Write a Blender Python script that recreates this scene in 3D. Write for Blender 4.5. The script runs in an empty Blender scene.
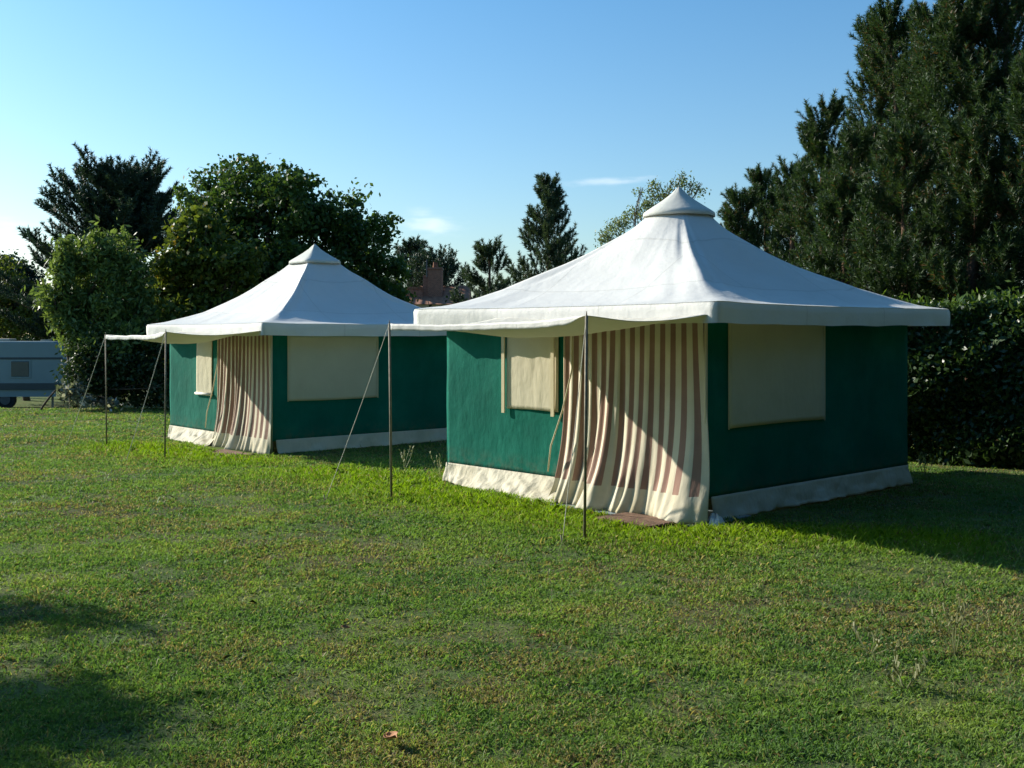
import bpy, math, random
import numpy as np
from mathutils import Vector, Matrix, noise as mn

rad = math.radians
SC = bpy.context.scene
COL = SC.collection
F = 1100.0
CAM_H = 1.65
HOR = 333.0
SUN_EL = 24.3
SUN_DIR = Vector((-0.878, 0.479, 0)).normalized() * math.cos(rad(SUN_EL)) + Vector((0, 0, math.sin(rad(SUN_EL))))


# ------------------------------------------------------------------ helpers
def sstep(a, b, x):
    t = np.clip((x - a) / (b - a), 0, 1)
    return t * t * (3 - 2 * t)


def ground_z(x, y):
    x = np.asarray(x, float); y = np.asarray(y, float)
    z = -0.10 * sstep(12.0, 16.0, y) * sstep(1.5, -1.0, x - 0.0 * y)
    z = z - 0.08 * sstep(18, 24, y)
    z = z - 0.75 * sstep(26.0, 36.0, y)
    z = z + 0.012 * np.sin(x * 1.3 + 0.7) * np.cos(y * 1.1) * sstep(30, 20, y)
    return z


def mk(name, co, faces, mat, parent=None, smooth=False, uv=None):
    me = bpy.data.meshes.new(name)
    me.from_pydata([tuple(map(float, c)) for c in co], [], [tuple(int(i) for i in f) for f in faces])
    me.update()
    if smooth:
        me.polygons.foreach_set('use_smooth', [True] * len(me.polygons))
    if uv is not None:
        l = me.uv_layers.new(name='UVMap')
        vi = np.empty(len(me.loops), np.int32); me.loops.foreach_get('vertex_index', vi)
        l.data.foreach_set('uv', np.asarray(uv, np.float32)[vi].ravel())
    for m in (mat if isinstance(mat, (list, tuple)) else [mat]):
        me.materials.append(m)
    o = bpy.data.objects.new(name, me)
    COL.objects.link(o)
    if parent: o.parent = parent
    return o


def mk_np(name, co, n, mat, parent=None):
    """co: (F*n,3) array: F separate polygons with n corners each"""
    co = np.asarray(co, np.float32).reshape(-1, 3)
    nf = len(co) // n
    me = bpy.data.meshes.new(name)
    me.vertices.add(len(co)); me.vertices.foreach_set('co', co.ravel())
    me.loops.add(len(co)); me.loops.foreach_set('vertex_index', np.arange(len(co), dtype=np.int32))
    me.polygons.add(nf)
    me.polygons.foreach_set('loop_start', np.arange(0, nf * n, n, dtype=np.int32))
    me.polygons.foreach_set('loop_total', np.full(nf, n, np.int32))
    me.materials.append(mat)
    me.update(calc_edges=True); me.validate()
    o = bpy.data.objects.new(name, me); COL.objects.link(o)
    if parent: o.parent = parent
    return o


class MB:
    def __init__(s): s.v = []; s.f = []

    def box(s, lo, hi, M=None):
        i = len(s.v)
        for z in (lo[2], hi[2]):
            for x, y in ((lo[0], lo[1]), (hi[0], lo[1]), (hi[0], hi[1]), (lo[0], hi[1])):
                p = Vector((x, y, z)); s.v.append(M @ p if M else p)
        s.f += [(i, i+3, i+2, i+1), (i+4, i+5, i+6, i+7), (i, i+1, i+5, i+4), (i+1, i+2, i+6, i+5), (i+2, i+3, i+7, i+6), (i+3, i, i+4, i+7)]
        return s

    def tube(s, pts, r, seg=8, cap=True):
        pts = [Vector(p) for p in pts]
        rs = r if isinstance(r, (list, tuple)) else [r] * len(pts)
        i0 = len(s.v)
        for k, p in enumerate(pts):
            d = (pts[min(k+1, len(pts)-1)] - pts[max(k-1, 0)]).normalized()
            a = d.orthogonal().normalized() if abs(d.z) > .99 or True else d
            ref = Vector((1, 0, 0)) if abs(d.x) < .8 else Vector((0, 1, 0))
            a = d.cross(ref).normalized(); b = d.cross(a)
            for j in range(seg):
                t = 2 * math.pi * j / seg
                s.v.append(p + (a * math.cos(t) + b * math.sin(t)) * rs[k])
        for k in range(len(pts) - 1):
            for j in range(seg):
                a0 = i0 + k*seg + j; a1 = i0 + k*seg + (j+1) % seg
                s.f.append((a0, a1, a1 + seg, a0 + seg))
        if cap:
            s.f.append(tuple(i0 + j for j in range(seg))[::-1])
            s.f.append(tuple(i0 + (len(pts)-1)*seg + j for j in range(seg)))
        return s

    def prism(s, poly, y0, y1):
        """poly in xz, extruded along y"""
        i = len(s.v); n = len(poly)
        for y in (y0, y1):
            for x, z in poly: s.v.append(Vector((x, y, z)))
        s.f.append(tuple(i + k for k in range(n)))
        s.f.append(tuple(i + n + k for k in range(n))[::-1])
        for k in range(n):
            k2 = (k + 1) % n
            s.f.append((i + k, i + n + k, i + n + k2, i + k2))
        return s

    def build(s, name, mat, parent=None, smooth=False, bevel=0):
        o = mk(name, s.v, s.f, mat, parent, smooth)
        if bevel:
            m = o.modifiers.new('b', 'BEVEL'); m.width = bevel; m.segments = 2; m.limit_method = 'ANGLE'
        return o


def grid(name, fn, nu, nv, mat, parent, us=(0, 1), vs=(0, 1), thick=0.0):
    co = []; uv = []
    for j in range(nv + 1):
        for i in range(nu + 1):
            u = us[0] + (us[1] - us[0]) * i / nu; v = vs[0] + (vs[1] - vs[0]) * j / nv
            co.append(fn(u, v)); uv.append((u, v))
    f = [(j*(nu+1)+i, j*(nu+1)+i+1, (j+1)*(nu+1)+i+1, (j+1)*(nu+1)+i) for j in range(nv) for i in range(nu)]
    o = mk(name, co, f, mat, parent, True, uv)
    if thick:
        m = o.modifiers.new('s', 'SOLIDIFY'); m.thickness = thick; m.offset = 0
    return o


def empty(name, loc, rz=0, label=None, cat=None, group=None):
    o = bpy.data.objects.new(name, None); COL.objects.link(o)
    o.location = loc; o.rotation_euler = (0, 0, rz)
    o.empty_display_size = .2
    tag(o, label, cat, group)
    return o


def tag(o, label=None, cat=None, group=None, kind=None):
    if label: o['label'] = label
    if cat: o['category'] = cat
    if group: o['group'] = group
    if kind: o['kind'] = kind
    return o


# ------------------------------------------------------------------ materials
class NT:
    def __init__(s, name):
        s.m = bpy.data.materials.new(name); s.m.use_nodes = True
        s.t = s.m.node_tree; s.t.nodes.clear()
        s.out = s.n('ShaderNodeOutputMaterial')

    def n(s, typ, **kw):
        nd = s.t.nodes.new(typ)
        for k, v in kw.items():
            if k.startswith('_'):
                continue
            setattr(nd, k, v)
        return nd

    def l(s, a, b): s.t.links.new(a, b)

    def noise(s, scale, detail=4, rough=.55, coord='Object', vec=None, stretch=None):
        nd = s.n('ShaderNodeTexNoise'); nd.inputs['Scale'].default_value = scale
        nd.inputs['Detail'].default_value = detail; nd.inputs['Roughness'].default_value = rough
        src = vec
        if src is None:
            tc = s.n('ShaderNodeTexCoord'); src = tc.outputs[coord]
        if stretch:
            mp = s.n('ShaderNodeMapping'); mp.inputs['Scale'].default_value = stretch
            s.l(src, mp.inputs['Vector']); src = mp.outputs['Vector']
        s.l(src, nd.inputs['Vector'])
        return nd.outputs['Fac']

    def ramp(s, fac, stops, interp='LINEAR'):
        r = s.n('ShaderNodeValToRGB'); cr = r.color_ramp; cr.interpolation = interp
        while len(cr.elements) < len(stops): cr.elements.new(.5)
        for e, (p, c) in zip(cr.elements, stops):
            e.position = p
            e.color = (c, c, c, 1) if isinstance(c, (int, float)) else (*c, 1)
        s.l(fac, r.inputs['Fac']); return r.outputs['Color']

    def mix(s, fac, a, b, mode='MIX'):
        m = s.n('ShaderNodeMix', data_type='RGBA', blend_type=mode)
        for sock, v in ((m.inputs['Factor'], fac), (m.inputs['A'], a), (m.inputs['B'], b)):
            if isinstance(v, (int, float)): sock.default_value = v
            elif isinstance(v, tuple): sock.default_value = (*v, 1)
            else: s.l(v, sock)
        return m.outputs['Result']

    def math(s, op, a, b=None, clamp=False):
        m = s.n('ShaderNodeMath', operation=op, use_clamp=clamp)
        for sock, v in zip(m.inputs, (a, b)):
            if v is None: continue
            if isinstance(v, (int, float)): sock.default_value = v
            else: s.l(v, sock)
        return m.outputs[0]

    def surf(s, col, rough=.8, bump=None, dist=.01, strength=1.0, trans=0, tcol=None, spec=.3, metal=0):
        p = s.n('ShaderNodeBsdfPrincipled')
        if isinstance(col, tuple): p.inputs['Base Color'].default_value = (*col, 1)
        else: s.l(col, p.inputs['Base Color'])
        if isinstance(rough, (int, float)): p.inputs['Roughness'].default_value = rough
        else: s.l(rough, p.inputs['Roughness'])
        p.inputs['Specular IOR Level'].default_value = spec
        p.inputs['Metallic'].default_value = metal
        if bump is not None:
            b = s.n('ShaderNodeBump'); b.inputs['Distance'].default_value = dist; b.inputs['Strength'].default_value = strength
            s.l(bump, b.inputs['Height']); s.l(b.outputs[0], p.inputs['Normal'])
        res = p.outputs[0]
        if trans:
            t = s.n('ShaderNodeBsdfTranslucent')
            tc = tcol if tcol is not None else col
            if isinstance(tc, tuple): t.inputs['Color'].default_value = (*tc, 1)
            else: s.l(tc, t.inputs['Color'])
            m = s.n('ShaderNodeMixShader'); m.inputs[0].default_value = trans
            s.l(p.outputs[0], m.inputs[1]); s.l(t.outputs[0], m.inputs[2]); res = m.outputs[0]
        s.l(res, s.out.inputs['Surface'])
        return s.m


def plain(name, col, rough=.7, nscale=12, var=.18, bump=.002, **kw):
    t = NT(name)
    f = t.noise(nscale, 5)
    c = t.ramp(f, [(.3, tuple(v * (1 - var) for v in col)), (.7, tuple(min(1, v * (1 + var)) for v in col))])
    return t.surf(c, rough, bump=t.noise(nscale * 6, 3), dist=bump, **kw)


def cloth(name, col, trans=.12, var=.06, dirt=None, tcol=None, wr=.012, rough=.75, spec=.25, low_dirt=None):
    t = NT(name)
    f = t.noise(2.2, 5, .6)
    c = t.ramp(f, [(.3, tuple(v * (1 - var) for v in col)), (.7, tuple(min(.9, v * (1 + var)) for v in col))])
    if dirt:
        d = t.ramp(t.noise(1.3, 8, .7), [(.52, 0.0), (.72, .55)])
        c = t.mix(d, c, dirt)
    b = t.math('ADD', t.noise(3.0, 3, .5), t.math('MULTIPLY', t.noise(14, 3, .5, stretch=(1, 1, .35)), .35))
    return t.surf(c, rough, bump=b, dist=wr * 4, strength=.55, trans=trans, tcol=tcol or col, spec=spec)


def leafmat(name, dark, light, accent=None, acc=.06, trans=.35, clump=1.2, rough=.5, spec=.35, tboost=1.5):
    t = NT(name)
    g = t.n('ShaderNodeNewGeometry')
    r = g.outputs['Random Per Island']
    cl = t.noise(clump, 3, .6)
    fac = t.math('ADD', t.math('MULTIPLY', r, .55), t.math('MULTIPLY', cl, .55))
    c = t.ramp(fac, [(.25, dark), (.85, light)])
    if accent:
        a = t.math('GREATER_THAN', t.math('ADD', r, t.math('MULTIPLY', t.noise(.55, 2), .5)), 1.25 - acc)
        c = t.mix(a, c, accent)
    tb = t.mix(1.0, c, (tboost, tboost * .95, tboost * .5), 'MULTIPLY')
    return t.surf(c, rough, trans=trans, tcol=tb, spec=spec)


M = {}
WHITE = (.80, .79, .74)
M['roof'] = cloth('white_roof_canvas', (.80, .79, .75), trans=.10, var=.02, dirt=(.72, .71, .66), wr=.006, rough=.6, tcol=(.75, .70, .50))
M['awning'] = cloth('white_awning_cloth', (.80, .78, .72), trans=.30, var=.03, tcol=(.62, .60, .38), wr=.010)
M['cap'] = cloth('grey_cap_canvas', (.66, .66, .60), trans=.05, var=.06, wr=.004)
M['green'] = cloth('green_canvas', (.006, .135, .092), trans=.02, var=.14, dirt=(.012, .17, .12), tcol=(.01, .14, .10), wr=.009, spec=.12, rough=.85)
def green_mat():
    t = NT('green_wall_canvas')
    c = t.ramp(t.noise(1.6, 6, .65), [(.3, (.005, .115, .082)), (.55, (.006, .145, .103)), (.75, (.014, .185, .132))])
    tc = t.n('ShaderNodeTexCoord'); sp = t.n('ShaderNodeSeparateXYZ'); t.l(tc.outputs['Object'], sp.inputs[0])
    low = t.ramp(sp.outputs['Z'], [(.18, 1.0), (.42, 0.0)])
    mud = t.math('MULTIPLY', low, t.ramp(t.noise(9, 6, .7), [(.42, 0.0), (.65, .55)]))
    c = t.mix(mud, c, (.16, .15, .10))
    ws = t.ramp(t.noise(5, 6, .7, stretch=(1, 1, .25)), [(.55, 0.0), (.8, .35)])
    c = t.mix(ws, c, (.03, .20, .15))
    b = t.math('ADD', t.noise(2.2, 3, .5), t.math('MULTIPLY', t.noise(9, 4, .6, stretch=(1, 1, .5)), .35))
    return t.surf(c, .85, bump=b, dist=.05, strength=.55, trans=.02, tcol=(.01, .14, .10), spec=.10)


M['green'] = green_mat(); M['darkgreen'] = M['green']
M['cream'] = cloth('cream_canvas', (.68, .62, .45), trans=.10, var=.04, dirt=(.58, .52, .36), tcol=(.6, .5, .3), wr=.008)
M['trim'] = cloth('cream_trim', (.66, .58, .38), trans=.05, var=.04, wr=.003)
M['skirt'] = cloth('cream_skirt', (.66, .60, .47), trans=.06, var=.08, dirt=(.42, .36, .22), wr=.020)


def canvas_roof():
    t = NT('white_roof_canvas')
    tc = t.n('ShaderNodeTexCoord'); sp = t.n('ShaderNodeSeparateXYZ'); t.l(tc.outputs['Object'], sp.inputs[0])
    def line(sock, at, w):
        return t.math('LESS_THAN', t.math('ABSOLUTE', t.math('SUBTRACT', sock, at)), w)
    ax = t.math('ABSOLUTE', sp.outputs['X']); ay = t.math('ABSOLUTE', sp.outputs['Y'])
    m = t.math('MAXIMUM', ax, ay); n_ = t.math('MINIMUM', ax, ay)
    seam = t.math('MAXIMUM', line(m, .62, .010), line(n_, .70, .008))
    seam = t.math('MAXIMUM', seam, line(m, 1.36, .008))
    f = t.noise(2.2, 5, .6)
    c = t.ramp(f, [(.3, (.77, .76, .72)), (.7, (.82, .81, .77))])
    streak = t.ramp(t.noise(2.4, 7, .75, stretch=(1, 1, 3.5)), [(.56, 0.0), (.78, .35)])
    c = t.mix(streak, c, (.60, .60, .56))
    c = t.mix(t.math('MULTIPLY', seam, .35), c, (.52, .51, .46))
    b = t.math('ADD', t.noise(3.0, 3, .5), t.math('MULTIPLY', t.noise(11, 4, .6), .45))
    b = t.math('ADD', b, t.math('MULTIPLY', seam, .25))
    return t.surf(c, .6, bump=b, dist=.026, strength=.45, trans=.10, tcol=(.75, .70, .50), spec=.25)


M['roof'] = canvas_roof()


def curtain_mat():
    t = NT('striped_curtain_cloth')
    uv = t.n('ShaderNodeUVMap')
    sep = t.n('ShaderNodeSeparateXYZ'); t.l(uv.outputs[0], sep.inputs[0])
    u = t.math('FRACT', t.math('MULTIPLY', sep.outputs['X'], 14.0))
    wob = t.math('MULTIPLY', t.math('SUBTRACT', t.noise(30, 2), .5), .03)
    u = t.math('ADD', u, wob)
    a = t.math('GREATER_THAN', u, .54)
    hem = t.math('GREATER_THAN', sep.outputs['Y'], .115)
    edge = t.math('GREATER_THAN', sep.outputs['X'], .030)
    a = t.math('MULTIPLY', t.math('MULTIPLY', a, hem), edge)
    f = t.noise(3, 5)
    cream = t.ramp(f, [(.3, (.66, .59, .44)), (.7, (.76, .70, .55))])
    brown = t.ramp(f, [(.3, (.32, .185, .145)), (.7, (.41, .255, .20))])
    lowd = t.ramp(sep.outputs['Y'], [(0.0, .75), (.14, 0.0)])
    d = t.math('MULTIPLY', lowd, t.ramp(t.noise(5, 6), [(.4, 0.0), (.65, 1.0)]))
    c = t.mix(d, t.mix(a, cream, brown), (.45, .38, .20))
    return t.surf(c, .8, bump=t.noise(9, 3, stretch=(1, 1, .3)), dist=.02, strength=.4, trans=.10, tcol=c, spec=.2)


M['curtain'] = curtain_mat()
M['pole'] = plain('weathered_steel', (.24, .215, .16), .6, 20, .25, metal=.15)
M['rope'] = plain('pale_rope', (.62, .60, .50), .8, 60)
M['groundsheet'] = plain('grey_plastic_sheet', (.26, .31, .33), .45, 5, .2, .006)
M['wood'] = plain('weathered_wood', (.20, .12, .08), .8, 8, .35, .006)
M['bark'] = plain('bark', (.09, .065, .045), .9, 5, .4, .03)
M['pinebark'] = plain('pine_bark', (.12, .07, .045), .9, 5, .4, .03)
M['caravan'] = plain('caravan_panel', (.20, .28, .31), .5, 1.5, .05)
M['caravan_dark'] = plain('caravan_dark_trim', (.05, .07, .08), .5, 3, .1)
M['caravan_window'] = plain('caravan_acrylic', (.06, .09, .10), .12, 3, .1, spec=.6)
M['rubber'] = plain('rubber', (.02, .02, .022), .8)
M['rim'] = plain('painted_rim', (.08, .09, .1), .5)
M['plaster'] = plain('house_plaster', (.55, .48, .38), .9, 3, .1)


def brick_mat():
    t = NT('chimney_brick')
    b = t.n('ShaderNodeTexBrick'); b.inputs['Scale'].default_value = 6
    b.inputs['Color1'].default_value = (.34, .13, .08, 1); b.inputs['Color2'].default_value = (.20, .075, .05, 1)
    b.inputs['Mortar'].default_value = (.30, .25, .2, 1)
    tc = t.n('ShaderNodeTexCoord'); mp = t.n('ShaderNodeMapping'); mp.inputs['Rotation'].default_value = (rad(90), 0, 0)
    t.l(tc.outputs['Object'], mp.inputs[0]); t.l(mp.outputs[0], b.inputs['Vector'])
    return t.surf(b.outputs['Color'], .9)


def tile_mat():
    t = NT('roof_tile')
    w = t.n('ShaderNodeTexWave', wave_type='BANDS', bands_direction='X'); w.inputs['Scale'].default_value = 2.2
    w.inputs['Distortion'].default_value = .6
    c = t.ramp(t.noise(4, 6, .7), [(.3, (.16, .07, .045)), (.7, (.38, .19, .12))])
    return t.surf(c, .9, bump=w.outputs['Fac'], dist=.05)


M['brick'] = brick_mat(); M['tile'] = tile_mat()


def lawn_color(t, vec, base_noise=None):
    """green / dry / lush patches in world coordinates, shared by blades and soil"""
    def nz(sc, d=4, r=.55, off=0):
        mp = t.n('ShaderNodeMapping'); mp.inputs['Location'].default_value = (off, off * .7, 0)
        t.l(vec, mp.inputs[0])
        return t.noise(sc, d, r, vec=mp.outputs[0])
    dry = t.ramp(t.math('ADD', t.math('MULTIPLY', nz(.55, 3, .5, 3), .45), t.math('MULTIPLY', nz(2.6, 6, .68, 9), .60)), [(.50, 0.0), (.62, 1.0)])
    tone = nz(1.1, 5, .6, 21)
    return dry, tone


LUSH = [((1.4, 8.9), (-1.25, 11.6), .75), ((-3.5, 14.6), (-6.0, 17.0), .7), ((-1.0, 11.9), (-2.2, 13.0), .9), ((1.6, 9.1), (3.4, 8.6), .55)]


def lush_val(x, y):
    v = np.zeros_like(x)
    for (a, b, w) in LUSH:
        a = np.array(a); b = np.array(b); d = b - a
        t = np.clip(((x - a[0]) * d[0] + (y - a[1]) * d[1]) / (d @ d), 0, 1)
        dist = np.hypot(x - a[0] - t * d[0], y - a[1] - t * d[1])
        v = np.maximum(v, np.exp(-(dist / w) ** 2))
    return v


def grass_mat(name, blades):
    t = NT(name)
    g = t.n('ShaderNodeNewGeometry')
    dry, tone = lawn_color(t, g.outputs['Position'])
    at = t.n('ShaderNodeAttribute', attribute_name='lush')
    lush = at.outputs['Fac']
    dry = t.math('MULTIPLY', dry, t.math('SUBTRACT', 1.0, lush, True))
    green = t.ramp(tone, [(.32, (.105, .205, .075)), (.5, (.165, .275, .080)), (.68, (.26, .35, .10))])
    if blades:
        r = g.outputs['Random Per Island']
        green = t.mix(t.math('MULTIPLY', r, .9), t.mix(1.0, green, (.84, .88, .88), 'MULTIPLY'), t.mix(1.0, green, (1.2, 1.12, 1.05), 'MULTIPLY'))
        green = t.mix(lush, green, t.ramp(r, [(0, (.16, .27, .014)), (1, (.29, .40, .025))]))
        straw = t.ramp(r, [(0, (.17, .12, .06)), (.5, (.32, .26, .13)), (1, (.46, .40, .22))])
        isd = t.math('GREATER_THAN', t.math('ADD', t.math('MULTIPLY', dry, .62), .11), r)
        r2 = t.math('FRACT', t.math('MULTIPLY', r, 17.31))
        isd = t.math('GREATER_THAN', t.math('ADD', t.math('MULTIPLY', dry, .54), .08), r2)
        c = t.mix(isd, green, straw)
        return t.surf(c, .55, trans=.35, tcol=t.mix(1.0, c, (1.35, 1.5, .6), 'MULTIPLY'), spec=.15)
    soil = t.ramp(t.noise(9, 8, .7), [(.3, (.08, .058, .034)), (.7, (.20, .155, .09))])
    f = t.math('ADD', t.math('MULTIPLY', dry, .6), .12)
    c = t.mix(f, t.mix(.30, t.mix(1.0, green, (.8, .8, .8), 'MULTIPLY'), soil), soil)
    c = t.mix(t.math('MULTIPLY', lush, .7), c, (.10, .16, .015))
    hb = t.noise(26, 6, .75)
    return t.surf(c, .95, bump=hb, dist=.05, strength=.8, spec=.05)


M['lawn'] = grass_mat('lawn_soil', False)
M['blades'] = grass_mat('grass_blades', True)

# ------------------------------------------------------------------ ground
def build_ground():
    xs = np.unique(np.concatenate([np.linspace(-400, -40, 15), np.linspace(-40, -12, 29), np.linspace(-12, 12, 121), np.linspace(12, 40, 29), np.linspace(40, 400, 15)]))
    ys = np.unique(np.concatenate([np.linspace(-60, 0, 13), np.linspace(0, 30, 151), np.linspace(30, 60, 31), np.linspace(60, 600, 25)]))
    X, Y = np.meshgrid(xs, ys); Z = ground_z(X, Y)
    n = len(xs)
    co = np.stack([X, Y, Z], -1).reshape(-1, 3)
    f = [(j*n+i, j*n+i+1, (j+1)*n+i+1, (j+1)*n+i) for j in range(len(ys)-1) for i in range(n-1)]
    o = mk('ground', co, f, M['lawn'], None, True)
    a = o.data.attributes.new('lush', 'FLOAT', 'POINT')
    a.data.foreach_set('value', lush_val(co[:, 0], co[:, 1]).astype(np.float32))
    tag(o, 'mown lawn with green and dry patches running to the far trees', kind='structure')


build_ground()

TENT1 = (1.795, 12.10); TENT2 = (-3.30, 18.4)
ROT1 = rad(42.6); ROT2 = rad(40.9)
H = 1.78; E = 2.07


def in_tent(x, y, pad=0.0):
    m = np.zeros_like(x, bool)
    for (c, r) in ((TENT1, ROT1), (TENT2, ROT2)):
        dx = x - c[0]; dy = y - c[1]
        lx = dx * math.cos(r) + dy * math.sin(r); ly = -dx * math.sin(r) + dy * math.cos(r)
        m |= (lx > -H - .2 + pad) & (lx < H) & (ly > -H - .08 + pad) & (ly < H + .05)
        m |= (lx > -H - .66) & (lx < -H) & (ly > -H - .02) & (ly < -H + .72)
        m |= (lx > -H - .42) & (lx < -H) & (ly > -H - .1) & (ly < -H + 1.55)
    return m


def vnoise(x, y, sc, seed):
    rg = np.random.default_rng(seed); G = rg.random((256, 256))
    u = x * sc + 57.3; v = y * sc + 31.7
    i = np.floor(u).astype(int); j = np.floor(v).astype(int); fu = u - i; fv = v - j
    fu = fu * fu * (3 - 2 * fu); fv = fv * fv * (3 - 2 * fv)
    g = lambda a, b: G[a % 256, b % 256]
    return (g(i, j) * (1 - fu) + g(i+1, j) * fu) * (1 - fv) + (g(i, j+1) * (1 - fu) + g(i+1, j+1) * fu) * fv


def build_grass():
    rng = np.random.default_rng(5)
    N = 1250000
    # depth distribution ~ 1/d
    d = 3.6 * (27.0 / 3.6) ** rng.random(N)
    u = rng.uniform(-.62, .62, N)
    x = u * d; y = d
    thin = .55 * vnoise(x, y, 2.2, 1) + .45 * vnoise(x, y, 7.0, 2)
    lu0 = lush_val(x, y)
    keep = ~in_tent(x, y) & (rng.random(N) < np.clip((thin - .30) * 4.5 + lu0, .22, 1))
    x = x[keep]; y = y[keep]; d = d[keep]
    n = len(x)
    lush = lush_val(x, y)
    # patchiness of height
    ph = vnoise(x, y, 1.6, 3); ph2 = vnoise(x, y, 11.0, 4) ** 1.5
    L = (.010 + .015 * rng.random(n) + .013 * ph + .018 * ph2) * (1 + 1.5 * lush * rng.random(n)) * (1 + .02 * (d - 4))
    tall = rng.random(n) < .006
    L[tall] *= 2.0
    W = (.0013 + .0012 * rng.random(n)) * (d / 4.0) ** .85
    az = rng.uniform(0, 2 * np.pi, n)
    lean = np.clip(rng.normal(1.05, .30, n), .1, 1.5)
    lean = np.where(lush > .3, lean * .7, lean)
    fz = rng.uniform(0, 2 * np.pi, n)
    z = ground_z(x, y) - .004
    p = np.stack([x, y, z], -1)
    w = np.stack([np.cos(fz) * W, np.sin(fz) * W, np.zeros(n)], -1)
    dirv = np.stack([np.cos(az) * np.sin(lean), np.sin(az) * np.sin(lean), np.cos(lean)], -1)
    tip = p + dirv * L[:, None]
    mid = p + (dirv * .5 + np.array([0, 0, .22])) * L[:, None]
    co = np.stack([p - w, p + w, mid + w * .8, tip, mid - w * .8], 1).reshape(-1, 3)
    o = mk_np('grass', co, 5, M['blades'])
    a = o.data.attributes.new('lush', 'FLOAT', 'POINT')
    a.data.foreach_set('value', np.repeat(lush, 5).astype(np.float32))
    tag(o, 'short green grass blades over the lawn, brighter beside the tents', 'grass', kind='stuff')


build_grass()

# ------------------------------------------------------------------ tent
PROF = [(.20, 3.10), (.36, 2.99), (.425, 2.93), (.60, 2.80), (.88, 2.645), (1.07, 2.53), (1.30, 2.405), (1.54, 2.295), (1.71, 2.225), (1.95, 2.125), (2.19, 2.055), (2.35, 2.015), (2.60, 1.96), (2.93, 1.915)]
PR = np.array([p[0] for p in PROF]) / math.sqrt(2); PH = np.array([p[1] for p in PROF])


def nz(x, y, z): return mn.noise(Vector((x, y, z)))


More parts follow.
